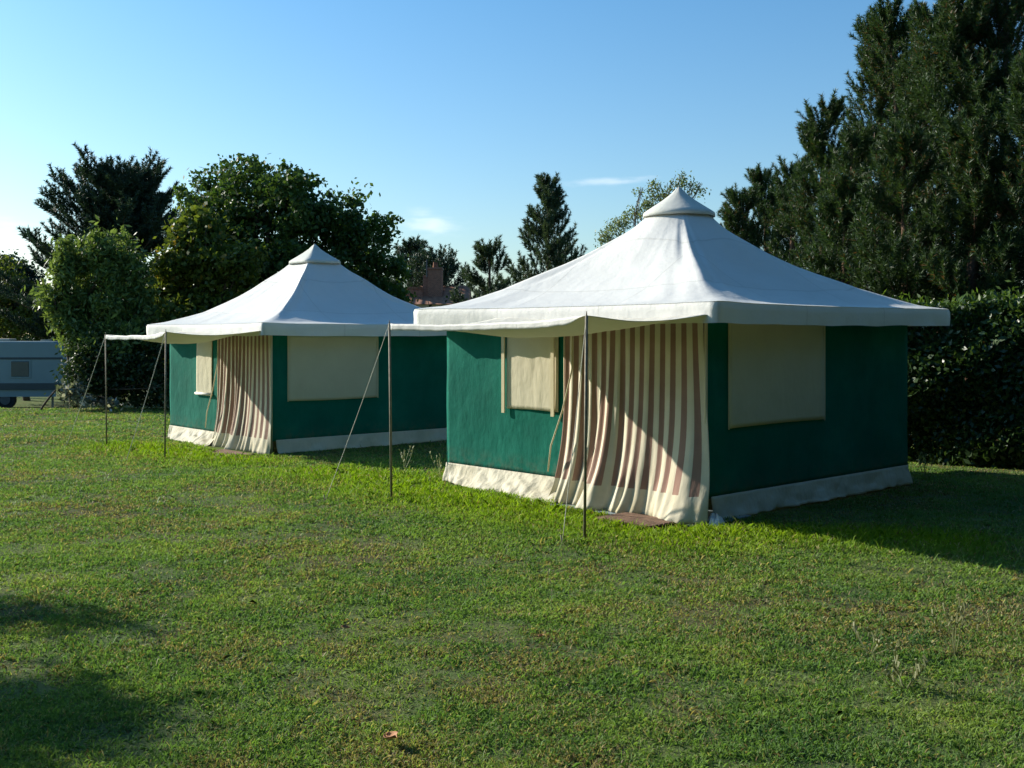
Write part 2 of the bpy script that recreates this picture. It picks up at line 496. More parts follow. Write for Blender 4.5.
def make_tent(variant, loc, rz, label):
    T = empty('bungalow_tent', loc, rz, label, 'tent', 'bungalow tents on the lawn')
    sd = variant * 13.7
    # --- roof: square rings
    nr, ns = 44, 48
    radii = np.concatenate([np.linspace(PR[0], .6, 10)[:-1], np.linspace(.6, E, nr - 9)])
    co = []; uv = []
    per = 4 * ns
    dirs = [((-1, -1), (-1, 1)), ((-1, 1), (1, 1)), ((1, 1), (1, -1)), ((1, -1), (-1, -1))]
    for R in radii:
        R0 = PR[0]
        h0 = float(np.interp(R, PR, PH))
        for (a, b) in dirs:
            for k in range(ns):
                t = k / ns; s = 2 * t - 1          # -1..1 along the side
                x = (a[0] + (b[0] - a[0]) * t) * R; y = (a[1] + (b[1] - a[1]) * t) * R
                ridge = abs(s) ** 3
                env = sstep(.15, .7, R) * (1 - .75 * float(sstep(E - .35, E, R)))
                if variant == 0:
                    kk = 1 - float(sstep(.22, 1.15, R)); q_ = math.hypot(x, y)
                    f_ = (1 - kk) + kk * (R * 1.16 / q_)
                    x *= f_; y *= f_
                # faces belly slightly inwards away from ridges
                z = h0 - .055 * (1 - s * s) * env
                # creases fanning from the cap and along the ridges
                ang = math.atan2(y, x)
                w = .036 * nz(ang * 5.5 + sd, R * 1.1, 3) * (.15 + ridge) + .020 * nz(ang * 15 + sd, R * 1.6, 7) * (.10 + ridge)
                w += .012 * nz(x * 1.2 + sd, y * 1.2, 5)
                q = abs(abs(s) - .86)
                w -= .018 * math.exp(-(q / .07) ** 2) * math.sin(min(1, R / E) * math.pi) * (1 + nz(R * 3, sd, ang))
                z += w * env
                # eave slightly scalloped
                inw = 1 - .010 * (1 - s * s) * float(sstep(1.2, E, R))
                co.append((x * inw, y * inw, z))
    nrr = len(radii)
    f = []
    for j in range(nrr - 1):
        for i in range(per):
            i2 = (i + 1) % per
            f.append((j*per+i, j*per+i2, (j+1)*per+i2, (j+1)*per+i))
    roof = mk('roof', co, f, M['roof'], T, True)
    eave = co[-per:]
    # --- valance as its own strip around the roof edge
    vc = []; rows = 5
    for j in range(rows + 1):
        v = j / rows
        for i, p in enumerate(eave):
            ang = math.atan2(p[1], p[0])
            o_ = 1 + .006 * nz(ang * 9 + sd, v * 1.2, 1) * v + .003 * math.sin(ang * 60) * v * v + .0025
            hem = .185 + .010 * nz(ang * 5 + sd, 0, 9)
            o_ = o_ if j else .997
            vc.append((p[0] * o_, p[1] * o_, p[2] + (.004 if j else .001) - hem * v))
    f = [(j*per+i, (j+1)*per+i, (j+1)*per+(i+1) % per, j*per+(i+1) % per) for j in range(rows) for i in range(per)]
    mk('valance', vc, f, M['roof'], T, True)
    # --- cap
    nseg = 64; cc = []
    rr = [.0, .03, .08, .16, .24, .31, .342, .348, .35]; hh = [3.265, 3.235, 3.175, 3.105, 3.045, 2.995, 2.97, 2.955, 2.925]
    expo = 2.05 if variant == 0 else 7.0
    for r_, h_ in zip(rr, hh):
        for k in range(nseg):
            a = 2 * math.pi * k / nseg
            ca, sa = math.cos(a), math.sin(a)
            q = (abs(ca) ** expo + abs(sa) ** expo) ** (-1 / expo)
            s_ = q * (r_ if variant else r_ * 1.12)
            cc.append((ca * s_, sa * s_, h_ + .004 * nz(ca * 3, sa * 3, h_ * 4)))
    f = [(j*nseg+i, j*nseg+(i+1) % nseg, (j+1)*nseg+(i+1) % nseg, (j+1)*nseg+i) for j in range(len(rr)-1) for i in range(nseg)]
    cap = mk('roof_cap', cc, f, M['cap'], T, True)
    m = cap.modifiers.new('s', 'SOLIDIFY'); m.thickness = .006; m.offset = 1
    if variant == 0:
        for q_ in (roof, bpy.data.objects['valance'], cap): q_.location = (.030, -.028, 0)
    # --- walls. side a: x=-H (front), local y = -H + t
    def wob(a, z, s): return .012 * nz(a * 1.4 + s, z * 1.6, sd) + .004 * nz(a * 6, z * 1.2, s + sd)
    top = 1.86
    front = grid('front_panel', lambda u, v: (-H + wob(u, v, 2) - .03 * math.sin(math.pi * min(1, max(0, (v - .2) / 1.6))) * 0, -H + u, v), 40, 30, M['green'], T, (1.70, 2 * H), (.20, top), .004)
    grid('side_panel', lambda u, v: (-H + u, -H + wob(u, v, 5), v), 60, 30, M['darkgreen'], T, (0, 2 * H), (.20, top), .004)
    grid('back_panel', lambda u, v: (H + wob(u, v, 8), -H + u, v), 30, 16, M['darkgreen'], T, (0, 2 * H), (.20, top), .004)
    grid('end_panel', lambda u, v: (-H + u, H + wob(u, v, 11), v), 30, 16, M['darkgreen'], T, (0, 2 * H), (.20, top), .004)
    # --- skirts: flare outwards at the bottom
    def skirt_pt(side, u, v, flare):
        # u along 0..2H ; v 0 top .. 1 bottom edge
        z = .205 * (1 - v) ** 1.1 + .012
        k = 1.9 if side == 0 else 1.6
        out = .012 + flare * v ** 1.3 + k * (.030 * nz(u * 3.1, v * 1.1, side * 5 + sd) + .018 * nz(u * 9, v * 1.5, side * 9 + sd) + .008 * nz(u * 22, v * 3, side + sd)) * v
        z += k * .045 * v * (1 - v) * 2 * nz(u * 6 + v * 2, v * 3, 4 + side + sd) + .012 * abs(nz(u * 7, v, side + sd)) * v
        if side == 0: return (-H - out, -H + u, z)
        if side == 1: return (-H + u, -H - out, z)
        if side == 2: return (H + out, -H + u, z)
        return (-H + u, H + out, z)
    grid('skirt', lambda u, v: skirt_pt(0, u, v, .20 + .16 * float(sstep(3.0, 1.7, u)) - .15 * float(sstep(2.9, 3.5, u))), 160, 12, M['skirt'], T, (1.55, 2 * H), (0, 1), .003)
    grid('skirt', lambda u, v: skirt_pt(1, u, v, .05), 90, 8, M['skirt'], T, (.06, 2 * H), (0, 1), .003)
    grid('skirt', lambda u, v: skirt_pt(2, u, v, .05), 40, 6, M['skirt'], T, (0, 2 * H), (0, 1), .003)
    grid('skirt', lambda u, v: skirt_pt(3, u, v, .05), 40, 6, M['skirt'], T, (0, 2 * H), (0, 1), .003)
    # --- door curtain: hangs in folds, flares at the foot. u = cloth 0..1 (0 at the near corner)
    def curt(u, v):
        # v: 0 bottom .. 1 top
        w = 1 - v
        t = .015 + 1.68 * u
        low = w ** 1.7
        A = (.010 + .042 * w ** 1.1) * (.30 + .70 * float(sstep(.30, .62, u)))
        # main folds, wide ones in the far half
        fold = A * (.55 * math.sin(u * 2 * math.pi * 14 + 1.1) * (.4 + .6 * v) + .9 * nz(u * 9 + sd, w * .7, 2) + .5 * nz(u * 22 + sd, w * 1.1, 6))
        big = 0
        for (uc, amp, wd) in (((.60, .11, .045), (.86, .10, .05), (.74, -.03, .04), (.36, .03, .05)) if variant == 0 else ((.52, .12, .05), (.82, .08, .05), (.30, .05, .05))):
            big += amp * .85 * math.exp(-((u - uc - .03 * w) / wd) ** 2) * w ** 1.7
        t -= .16 * low * math.exp(-(u / .12) ** 2)
        t += .012 * nz(u * 7, w * 1.5, 11 + sd) * w + .03 * (nz(u * 4, 2, sd)) * low
        out = .018 + fold + big + (.32 if variant == 0 else .20) * w ** 4.5 * (.8 + .5 * nz(u * 5, 0, sd)) * float(sstep(-.05, .1, u) * .5 + .5) + .050 * sstep(.78, 1.0, w) * nz(u * 24, w * 4, sd + 4)
        z = .025 + (top - .03) * v + .015 * abs(nz(u * 14, w, sd)) * w
        return (-H - max(out, .008), -H + t, z)
    grid('door_curtain', curt, 220, 50, M['curtain'], T, (0, 1), (0, 1), .003)
    # cream binding at the near corner
    MB().tube([(-H - .012, -H - .012, .03), (-H - .014, -H - .012, 1.85)], .016, 6).build('corner_binding', M['trim'], T, True)
    # door jamb edges by the panel
    MB().tube([(-H - .02, -H + 1.71, .25), (-H - .02, -H + 1.71, 1.85)], .010, 6).build('door_binding', M['trim'], T, True)
    # --- windows (rolled-down cream flaps)
    def flap(u0, u1, z0, z1, side, off=.014, nm='window_flap', mat='cream'):
        def fn(u, v):
            k = (v - z0) / (z1 - z0); uu = (u - u0) / (u1 - u0)
            b = off + .010 * (1 - k) + .010 * nz(u * 2.2, v * 1.5, 20 + sd) * (1 - k) + .006 * nz(u * 8, v * 1.0, 2 + sd)
            b = max(b, .006)
            zz = v - .012 * math.sin(uu * math.pi) * (1 - k) * (1 if variant else -.6)
            return (-H - b, -H + u, zz) if side == 0 else (-H + u, -H - b, zz)
        return grid(nm, fn, 24, 24, M[mat], T, (u0, u1), (z0, z1), .004)
    if variant == 0:
        flap(1.80, 2.55, .865, 1.84, 0)
        for uu in (2.585, 1.855):
            MB().box((-H - .050, -H + uu - .022, .82), (-H - .036, -H + uu + .022, 1.84)).build('window_strap', M['trim'], T)
        flap(.31, 1.87, .80, 1.84, 1)
    else:
        f0 = flap(1.92, 2.48, .80, 1.84, 0)
        MB().tube([(-H - .035, -H + 1.91, .80), (-H - .035, -H + 2.49, .80)], .022, 8).build('window_roll', M['roof'], T, True)
        flap(.26, 1.85, .775, 1.84, 1)
    # seam edge binding round the big flap
    u0, u1, zb = (.31, 1.87, .80) if variant == 0 else (.26, 1.85, .775)
    MB().box((-H + u0 - .012, -H - .022, zb - .01), (-H + u0 + .006, -H - .016, 1.83)).build('window_edge', M['trim'], T)
    MB().box((-H + u1 - .006, -H - .022, zb - .01), (-H + u1 + .012, -H - .016, 1.83)).build('window_edge', M['trim'], T)
    # --- groundsheet peeping out below the curtain
    gs = []
    pts = [(-H - .30, -H - .06), (-H - .34, -H + .5), (-H - .36, -H + 1.1), (-H - .40, -H + 1.5), (-H - .28, -H + 1.9), (-H + .2, -H + 2.0), (-H + .5, -H + .2), (-H + .5, -H - .12), (-H - .02, -H - .17), (-H - .22, -H - .15)]
    n = len(pts)
    for z_ in (.004, .014):
        for p in pts: gs.append((p[0], p[1], z_ + .006))
    f = [tuple(range(n))[::-1], tuple(range(n, 2*n))] + [(i, (i+1) % n, n+(i+1) % n, n+i) for i in range(n)]
    mk('groundsheet', gs, f, M['groundsheet'], T)
    # --- inner frame uprights and ridge poles (visible only through gaps)
    for (sx, sy) in ((-1, -1), (-1, 1), (1, 1), (1, -1)):
        MB().tube([(sx*(H-.04), sy*(H-.04), 0), (sx*(H-.04), sy*(H-.04), 1.84)], .014, 8).build('frame_post', M['pole'], T, True)
    # --- awning: attached under the eave, held on two poles
    nearp, farp = ((-3.15, -1.65, 1.79), (-3.03, 1.15, 1.745)) if variant == 0 else ((-3.33, -1.62, 1.79), (-3.22, .90, 1.745))
    at0 = -H - .24; at1 = -H + 2.45
    def awn(u, v):
        # u 0 near end..1 far end ; v 0 eave .. 1 outer edge
        a = Vector((-E + .10, at0 + (at1 - at0) * u, 1.815)); bpt = Vector(nearp).lerp(Vector(farp), u)
        edge_in = .10 * math.sin(math.pi * u)                 # outer edge pulls in between poles
        bpt.x += edge_in * .9
        bpt.z -= .030 * math.sin(math.pi * u) ** .7
        p = a.lerp(bpt, v)
        p.z -= .165 * math.sin(math.pi * v) * (.35 + .65 * math.sin(math.pi * min(1, u * 1.0))) 
        p.z += .014 * nz(u * 6, v * 2, sd + 3) + .006 * nz(u * 16, v * 3, sd)
        if u in (0.0, 1.0): p.z += .0
        return p
    aw = grid('awning', awn, 60, 20, M['awning'], T, (0, 1), (0, 1), .002)
    hem = grid('awning_hem', lambda u, v: tuple(Vector(awn(u, 1.0)) + Vector((-.004 - .01 * v * nz(u * 20, 0, sd), 0, .003 - .062 * v * float(sstep(0, .10, u)) - .004))), 60, 3, M['roof'], aw, (0, 1), (0, 1), .002)
    # --- poles and guy ropes
    for k, p in enumerate((nearp, farp)):
        q = Vector((p[0] + (.01 if k else -.01), p[1] + (.012 if k == 0 else -.02), -.05))
        pl = MB().tube([q, Vector(p) + Vector((0, 0, .0))], .012, 8).build('awning_pole', M['pole'], T, True)
        MB().tube([Vector(p) + Vector((0, 0, -.002)), Vector(p) + Vector((0, 0, .035))], [.006, .003], 6).build('spike', M['pole'], pl, True)
    def rope(a, b, sag=.02):
        a = Vector(a); b = Vector(b); pts = []
        for i in range(13):
            t = i / 12; p = a.lerp(b, t); p.z -= sag * math.sin(math.pi * t); pts.append(p)
        return MB().tube(pts, .0034 if variant == 0 else .005, 5).build('guy_rope', M['rope'], T, True)
    if not variant: rope((nearp[0], nearp[1], nearp[2] - .0), (nearp[0] - .17, nearp[1] + .10, -.0), .03)
    if variant: rope(nearp, (nearp[0] - .45, nearp[1] + .30, 0), .03)
    rope((farp[0], farp[1], farp[2]), (farp[0] - .47, farp[1] + .42, -.0), .03)
    for g in ((nearp[0] - .17, nearp[1] + .10), (farp[0] - .47, farp[1] + .42)):
        MB().tube([(g[0] + .01, g[1], -.06), (g[0] - .02, g[1] + .0, .05)], .006, 6).build('tent_peg', M['pole'], T, True)
    # loose cord hanging by the door
    pts = [(-H - .10, -H + 1.52, 1.80), (-H - .13, -H + 1.50, 1.3), (-H - .16, -H + 1.60, .9), (-H - .20, -H + 1.72, .55), (-H - .22, -H + 1.74, .30)]
    MB().tube(pts, .008, 6).build('door_tie', M['trim'], T, True)
    return T


T1 = make_tent(0, (TENT1[0], TENT1[1], 0), ROT1, 'nearer green and white tent with round grey roof cap, right of centre')
T2 = make_tent(1, (TENT2[0], TENT2[1], -.12), ROT2, 'farther green and white tent with pointed pyramid roof cap, left of centre')


T2.scale = (.985, .985, 1.0)


def to_world(c, r, x, y, z=0):
    return Vector((c[0] + x * math.cos(r) - y * math.sin(r), c[1] + x * math.sin(r) + y * math.cos(r), z))


def duckboard(c, r, ly, label, z0=0, wid=.62):
    p = to_world(c, r, -H - .46, -H + ly, z0)
    t = empty('wooden_duckboard', p, r, label, 'door mat', 'wooden duckboards at the tent doors')
    rnd = random.Random(3)
    for i in range(7):
        MB().box((-.20 + i * .06, -wid / 2, .018), (-.155 + i * .06, wid / 2, .032 + rnd.random() * .004)).build('slat', M['wood'], t, bevel=.002)
    for yy in (-wid * .38, wid * .38):
        MB().box((-.20, yy - .02, .002), (.25, yy + .02, .017)).build('batten', M['wood'], t)
    return t


duckboard(TENT1, ROT1, .38, 'brown slatted wooden board half under the curtain of the nearer tent', .004)
duckboard(TENT2, ROT2, .48, 'pale brown slatted wooden board at the door of the farther tent', -.116, .9)

# crumpled white cloth at the near tent corner
def rag():
    p = to_world(TENT1, ROT1, -H - .08, -H - .17, .02)
    def fn(u, v):
        a = u * 2 * math.pi; r_ = .085 * (v + .02)
        return (math.cos(a) * r_ * (1 + .35 * nz(math.cos(a) * 2, math.sin(a) * 2, 1)), math.sin(a) * r_ * 1.2, .07 * (1 - v ** 2) * (1 + .8 * nz(math.cos(a) * 3, math.sin(a) * 3, v * 2)) - .005)
    o = grid('crumpled_cloth', fn, 40, 8, M['roof'], None, (0, 1), (0, 1))
    o.location = p
    tag(o, 'small crumpled white cloth at the near corner of the nearer tent', 'cloth')


rag()

# ------------------------------------------------------------------ vegetation
def rand_dirs(rng, n):
    v = rng.normal(size=(n, 3)); return v / np.linalg.norm(v, axis=1, keepdims=True)


def leaf_quads(rng, P, size, aspect=.5, droop=0.0, up=.0, jitter=.4):
    n = len(P)
    d = rand_dirs(rng, n); d[:, 2] += up - droop; d /= np.linalg.norm(d, axis=1, keepdims=True)
    r = rand_dirs(rng, n); s = np.cross(d, r); s /= np.linalg.norm(s, axis=1, keepdims=True) + 1e-9
    L = size * (1 + jitter * rng.uniform(-1, 1, n)); W = L * aspect
    L = L[:, None]; W = W[:, None]
    a = P - d * L * .5; b = P + s * W * .5; c = P + d * L * .5; e = P - s * W * .5
    return np.stack([a, b, c, e], 1).reshape(-1, 3)


def px2w(px, py, dep):
    return np.array([(px - 512) / F * dep, dep, CAM_H - (py - HOR) / F * dep])


def limb(mb, a, b, r0, r1, rnd, bend=.12, seg=7, n=7):
    a = Vector(a); b = Vector(b); L = (b - a).length
    o1 = Vector((rnd.uniform(-1, 1), rnd.uniform(-1, 1), rnd.uniform(-.3, .6))) * L * bend
    pts = []; rs = []
    for i in range(n):
        t = i / (n - 1); pts.append(a.lerp(b, t) + o1 * math.sin(math.pi * t)); rs.append(r0 + (r1 - r0) * t)
    mb.tube(pts, rs, seg)
    return pts


def broadleaf(name, base, lobes, label, cat, mat, seed, n_leaf, size, clump_r=.35, cluster=26, aspect=.5, shell=.55, trunk_r=.16, group=None, droop=0., trunks=1, bark='bark', nsub=9):
    """lobes: list of (x,y,z,r or (rx,ry,rz)) in world coords"""
    rng = np.random.default_rng(seed); rnd = random.Random(seed)
    base = Vector((base[0], base[1], float(ground_z(base[0], base[1]))))
    T = empty(name, base, 0, label, cat, group)
    B = np.array(base)
    lob = []
    for l in lobes:
        r = l[3]; r = (r, r, r) if not isinstance(r, tuple) else r
        lob.append((np.array(l[:3]), np.array(r)))
    main = lob; subs = []
    for c_, r_ in main:
        subs.append((c_, r_ * .80))
        for _ in range(nsub):
            dd_ = rand_dirs(rng, 1)[0]; dd_[2] = dd_[2] * .9 + .1
            f_ = rng.uniform(.22, .46)
            subs.append((c_ + dd_ * r_ * rng.uniform(.72, 1.05), r_ * f_))
    lob = subs
    vol = np.array([np.prod(r) ** (2/3.) for _, r in lob]); vol /= vol.sum()
    ncl = max(8, n_leaf // cluster)
    idx = rng.choice(len(lob), ncl, p=vol)
    d = rand_dirs(rng, ncl)
    rr = np.where(rng.random(ncl) < shell, rng.uniform(.82, 1.08, ncl), rng.random(ncl) ** .5 * .95)
    C = np.array([lob[i][0] for i in idx]) + d * rr[:, None] * np.array([lob[i][1] for i in idx])
    gz = ground_z(C[:, 0], C[:, 1]); ok = C[:, 2] > gz + .1
    C = C[ok]; ncl = len(C)
    cr = clump_r * rng.uniform(.5, 1.3, ncl)
    k = rng.poisson(cluster, ncl)
    who = np.repeat(np.arange(ncl), k)
    off = rng.normal(size=(len(who), 3)) * .5; off[:, 2] *= .75
    P = C[who] + off * cr[who][:, None]
    P[:, 2] -= droop * np.abs(rng.normal(size=len(P))) * cr[who]
    gz = ground_z(P[:, 0], P[:, 1]); P = P[P[:, 2] > gz + .03]
    co = leaf_quads(rng, P, size, aspect, droop=droop * .6)
    mk_np('crown', co - B, 4, mat, T)
    # trunk and limbs in one mesh
    mb = MB(); 
    lob = main
    for q in range(trunks):
        topl = lob[q % len(lob)][0] if trunks > 1 else sum(l[0] for l in lob) / len(lob)
        fork = Vector(((topl[0] - B[0]) * .45 + rnd.uniform(-.1, .1), (topl[1] - B[1]) * .45, max(.5, (topl[2] - B[2]) * .45)))
        st = Vector((rnd.uniform(-.2, .2) * (trunks > 1), rnd.uniform(-.2, .2) * (trunks > 1), -.1))
        limb(mb, st, fork, trunk_r, trunk_r * .7, rnd, .06)
        for c, r in (lob if trunks == 1 else lob[q::trunks]):
            e = Vector(c - B)
            pts = limb(mb, fork, e, trunk_r * .45, trunk_r * .12, rnd, .12)
            for _ in range(5):
                s_ = pts[rnd.randint(2, len(pts) - 1)]
                dd = Vector(rand_dirs(rng, 1)[0]); dd.z = abs(dd.z) * .8
                e2 = e + Vector((dd.x * r[0], dd.y * r[1], dd.z * r[2])) * .95
                limb(mb, s_, e2, trunk_r * .14, .008, rnd, .12, 5, 5)
    mb.build('trunk', M[bark], T, True)
    return T


def needles(rng, tips, dirs, lens, blen, bw, per):
    """bottle-brush: tips (N,3) start, dirs unit, lens; returns tri array"""
    n = len(tips); who = np.repeat(np.arange(n), per); m = len(who)
    t = rng.random(m) ** .7
    P = tips[who] + dirs[who] * (lens[who] * t)[:, None]
    r = rand_dirs(rng, m)
    dd = dirs[who]
    r = r - dd * np.sum(r * dd, 1)[:, None] * .9; r /= np.linalg.norm(r, axis=1, keepdims=True) + 1e-9
    nd = dd * rng.uniform(.5, 1.3, m)[:, None] + r; nd /= np.linalg.norm(nd, axis=1, keepdims=True)
    s = np.cross(nd, rand_dirs(rng, m)); s /= np.linalg.norm(s, axis=1, keepdims=True) + 1e-9
    L = (blen * rng.uniform(.6, 1.15, m))[:, None]
    return np.stack([P - s * bw, P + s * bw, P + nd * L], 1).reshape(-1, 3)


def pine(name, x, y, top_z, label, mat, seed, spread=2.0, crown0=.3, whorl=.42, nb=6, blen=.13, bw=.008, per=42, group=None, up=.35, trunk_r=.11, lean=(0, 0), twig=.30, leaders=1, cat='pine tree', shape=.75, minup=.05, density=1.0, layered=False, tipup=.35, tdrop=.40):
    rng = np.random.default_rng(seed); rnd = random.Random(seed)
    gz = float(ground_z(x, y)); hgt = top_z - gz
    T = empty(name, (x, y, gz), 0, label, cat, group)
    mb = MB(); S = []; D = []; L = []
    def axis(base, hh, r0, z0, spread, first=True):
        pts = [];rs = []
        n = 10; wx, wy = rnd.uniform(-.08, .08), rnd.uniform(-.08, .08)
        for i in range(n):
            t = i / (n - 1)
            pts.append(base + Vector((lean[0] * t * hh + wx * math.sin(t * 5), lean[1] * t * hh + wy * math.sin(t * 4), t * hh - (.1 if first and i == 0 else 0))))
            rs.append(r0 * (1 - t) ** .8 + .012)
        mb.tube(pts, rs, 7)
        def at(t):
            k = min(n - 2, int(t * (n - 1))); return pts[k].lerp(pts[k+1], t * (n - 1) - k)
        z = z0
        S.append(at(.90)); D.append(Vector((0, 0, 1))); L.append(hh * .10); S.append(at(.95)); D.append(Vector((0, 0, 1))); L.append(hh * .05)
        for q in range(6):
            a_ = rnd.uniform(0, 6.28); c_ = rnd.uniform(.82, .93)
            S.append(at(c_)); D.append(Vector((math.cos(a_) * .28, math.sin(a_) * .28, 1)).normalized()); L.append(min(rnd.uniform(.35, .6), (1 - c_) * hh * .9 + .05))
        while z < hh - .15:
            f = z / hh
            g = (z - z0) / (hh - z0)
            if g > .86: z += .1
            for b in range(nb):
                if rnd.random() > density: continue
                az = rnd.uniform(0, 2 * math.pi)
                bl = spread * ((1 - g) ** shape * (.55 + .45 * min(1, g * 4 + .3))) * rnd.uniform(.6, 1.12) + .25
                el = minup + up * g ** 1.2 * 2.2 + rnd.uniform(-.12, .18)
                p0 = at(f) + Vector((0, 0, rnd.uniform(-.12, .12)))
                hd = Vector((math.cos(az), math.sin(az), 0))
                n2 = max(4, int(bl / .22))
                if layered: p0 = at(f) + Vector((0, 0, rnd.uniform(-.03, .03)))
                pp = []; p = p0.copy(); st = bl / n2; e = el
                for i in range(n2 + 1):
                    pp.append(p.copy())
                    dv = (hd * math.cos(e) + Vector((0, 0, math.sin(e))))
                    p = p + dv * st; e = min(1.3, e + rnd.uniform(.2, .7) / n2)
                mb.tube(pp, [max(.006, .028 * bl / 2 * (1 - i / (n2 + .5))) for i in range(n2 + 1)], 4, False)
                S.append(pp[-2]); D.append((pp[-1] - pp[-2]).normalized()); L.append(twig)
                for i in range(max(1, int(n2 * .30)), n2 + 1):
                    for sd_ in (-1, 1):
                        if rnd.random() < tdrop: continue
                        d0 = (pp[i] - pp[i-1]).normalized(); side = d0.cross(Vector((0, 0, 1))).normalized() * sd_
                        tl = min(.6, .18 + .28 * (1 - i / n2) * bl) * rnd.uniform(.7, 1.2)
                        dd = (d0 * .9 + side * rnd.uniform(.5, .9) + Vector((0, 0, rnd.uniform(.2, .9)))).normalized()
                        tip = pp[i] + dd * tl
                        S.append(pp[i] + dd * max(0, tl - twig * .8)); D.append((dd + Vector((0, 0, tipup))).normalized()); L.append(twig * rnd.uniform(.8, 1.2))
            z += whorl * rnd.uniform(.8, 1.2) * (1 - .35 * g)
    axis(Vector((0, 0, 0)), hgt, trunk_r, hgt * crown0, spread)
    for k in range(leaders - 1):
        a = rnd.uniform(0, 6.28); o = Vector((math.cos(a), math.sin(a), 0)) * rnd.uniform(.5, .9)
        o.z = hgt * rnd.uniform(.6, .68)
        axis(o, hgt * rnd.uniform(.24, .33), .04, .1, spread * .35, False)
    co = needles(rng, np.array(S), np.array(D), np.array(L), blen, bw, per)
    mk_np('crown', co, 3, mat, T)
    mb.build('trunk', M['pinebark'], T, True)
    return T


M['pine'] = leafmat('pine_needles', (.014, .042, .018), (.070, .120, .034), accent=(.17, .08, .035), acc=.02, trans=.25, clump=.9)
M['pine2'] = leafmat('scots_pine_needles', (.030, .060, .035), (.075, .115, .060), trans=.25, clump=.9)
M['cedar'] = leafmat('cedar_sprays', (.016, .038, .026), (.045, .080, .045), trans=.2, clump=.9)
M['oak'] = leafmat('oak_leaves', (.024, .060, .014), (.085, .145, .030), trans=.35, clump=.8)
M['yellow'] = leafmat('yellowing_leaves', (.040, .072, .012), (.15, .19, .030), accent=(.22, .16, .03), acc=.02, trans=.4, clump=1.1)
M['ash'] = leafmat('bright_ash_leaves', (.070, .120, .032), (.19, .27, .085), trans=.4, clump=1.0)
M['laurel'] = leafmat('laurel_leaves', (.018, .048, .014), (.065, .120, .032), trans=.25, clump=1.5, rough=.38, spec=.5)
M['laureltop'] = leafmat('laurel_new_leaves', (.05, .10, .018), (.12, .20, .035), trans=.4, clump=1.5, rough=.4)
M['shrub'] = leafmat('dark_shrub_leaves', (.012, .030, .010), (.045, .080, .025), trans=.25, clump=1.5)
M['birch'] = leafmat('silvery_birch_leaves', (.08, .12, .05), (.20, .26, .13), trans=.4, clump=1.5)
M['palegrey'] = leafmat('pale_shrub_leaves', (.05, .07, .05), (.26, .29, .25), accent=(.6, .6, .58), acc=.12, trans=.25, clump=3)
M['weed'] = leafmat('weed_leaves', (.20, .24, .10), (.42, .42, .24), trans=.3, clump=3)


def lobes(lst, dep, zj=0, seed=0, fy=1.0):
    rnd = random.Random(seed); out = []
    for l in lst:
        px, py, r = l[:3]; dd = dep + (l[3] if len(l) > 3 else rnd.uniform(-.6, .6))
        p = px2w(px, py, dd); R = r / F * dd
        out.append((p[0], p[1], p[2], (R, R * fy, R * (l[4] if len(l) > 4 else 1))))
    return out


# left group
OAKD = 31.0
broadleaf('oak_tree', (-6.3, OAKD), lobes([(212, 212, 40), (255, 198, 40), (300, 205, 40), (268, 232, 46), (332, 225, 40), (365, 240, 30), (345, 275, 48), (300, 285, 50), (235, 270, 50), (385, 268, 20), (382, 300, 26), (262, 320, 46), (320, 330, 50), (200, 330, 40), (180, 355, 40), (260, 372, 40)], OAKD, seed=2),
          'large dark green oak behind the farther tent, with a broad rounded crown', 'oak tree', M['oak'], 11, 64000, .14, .30, 30, .62, shell=.62, trunk_r=.3)
broadleaf('maple_tree', (-8.4, 28.5), lobes([(178, 262, 22), (200, 240, 24), (212, 268, 26), (216, 292, 30), (168, 290, 18), (182, 316, 26), (232, 262, 22), (224, 325, 32), (176, 345, 22)], 28.5, seed=3),
          'yellowing tree between the bright bushy tree and the dark oak', 'tree', M['yellow'], 12, 22000, .15, .28, 24, .6, trunk_r=.15)
broadleaf('ash_tree', (-11.0, 27.5), lobes([(62, 262, 11, 0, 2.6), (80, 262, 10, .5, 2.9), (98, 250, 9, 0, 2.6), (126, 252, 9, .3, 2.4), (112, 268, 12, 0, 2.4), (140, 282, 12, 0, 2.2), (52, 298, 12, 0, 1.8), (72, 308, 18, 0, 1.5), (96, 300, 18, .4, 1.7), (122, 310, 20, 0, 1.6), (100, 345, 26), (130, 345, 24), (76, 335, 16), (148, 318, 14, 0, 1.5)], 27.5, seed=4),
          'bright green bushy tree behind the caravan, upright shoots on top', 'ash tree', M['ash'], 13, 24000, .17, .26, 22, .34, droop=.35, trunks=3, trunk_r=.07, nsub=6)
broadleaf('dark_shrub', (-9.8, 26.6), lobes([(80, 375, 22), (105, 365, 30), (140, 360, 34), (120, 385, 28), (165, 375, 32), (150, 395, 26), (190, 385, 30), (95, 392, 20)], 26.6, seed=5),
          'dark shrub under the far awning, left of the farther tent', 'shrub', M['shrub'], 14, 20000, .10, .3, 24, .5, trunks=3, trunk_r=.05)
broadleaf('dark_shrub', (-5.5, 27.5), lobes([(215, 350, 36), (260, 345, 40), (310, 345, 40), (360, 345, 40), (410, 335, 30), (440, 340, 26), (240, 385, 36), (300, 385, 36), (360, 385, 36), (420, 380, 30)], 27.5, seed=6),
          'dark shrub mass hidden behind the farther tent walls', 'shrub', M['shrub'], 15, 12000, .13, .4, 24, .6, trunks=4, trunk_r=.05)
broadleaf('olive_tree', (-18.5, 42), lobes([(-12, 275, 24), (12, 305, 24), (-10, 320, 34), (34, 318, 20), (-40, 290, 40), (30,345,30), (60,345,26)], 42, seed=7),
          'olive green tree at the left edge above the caravan', 'tree', M['yellow'], 16, 12000, .14, .4, 24, .6, trunk_r=.14)
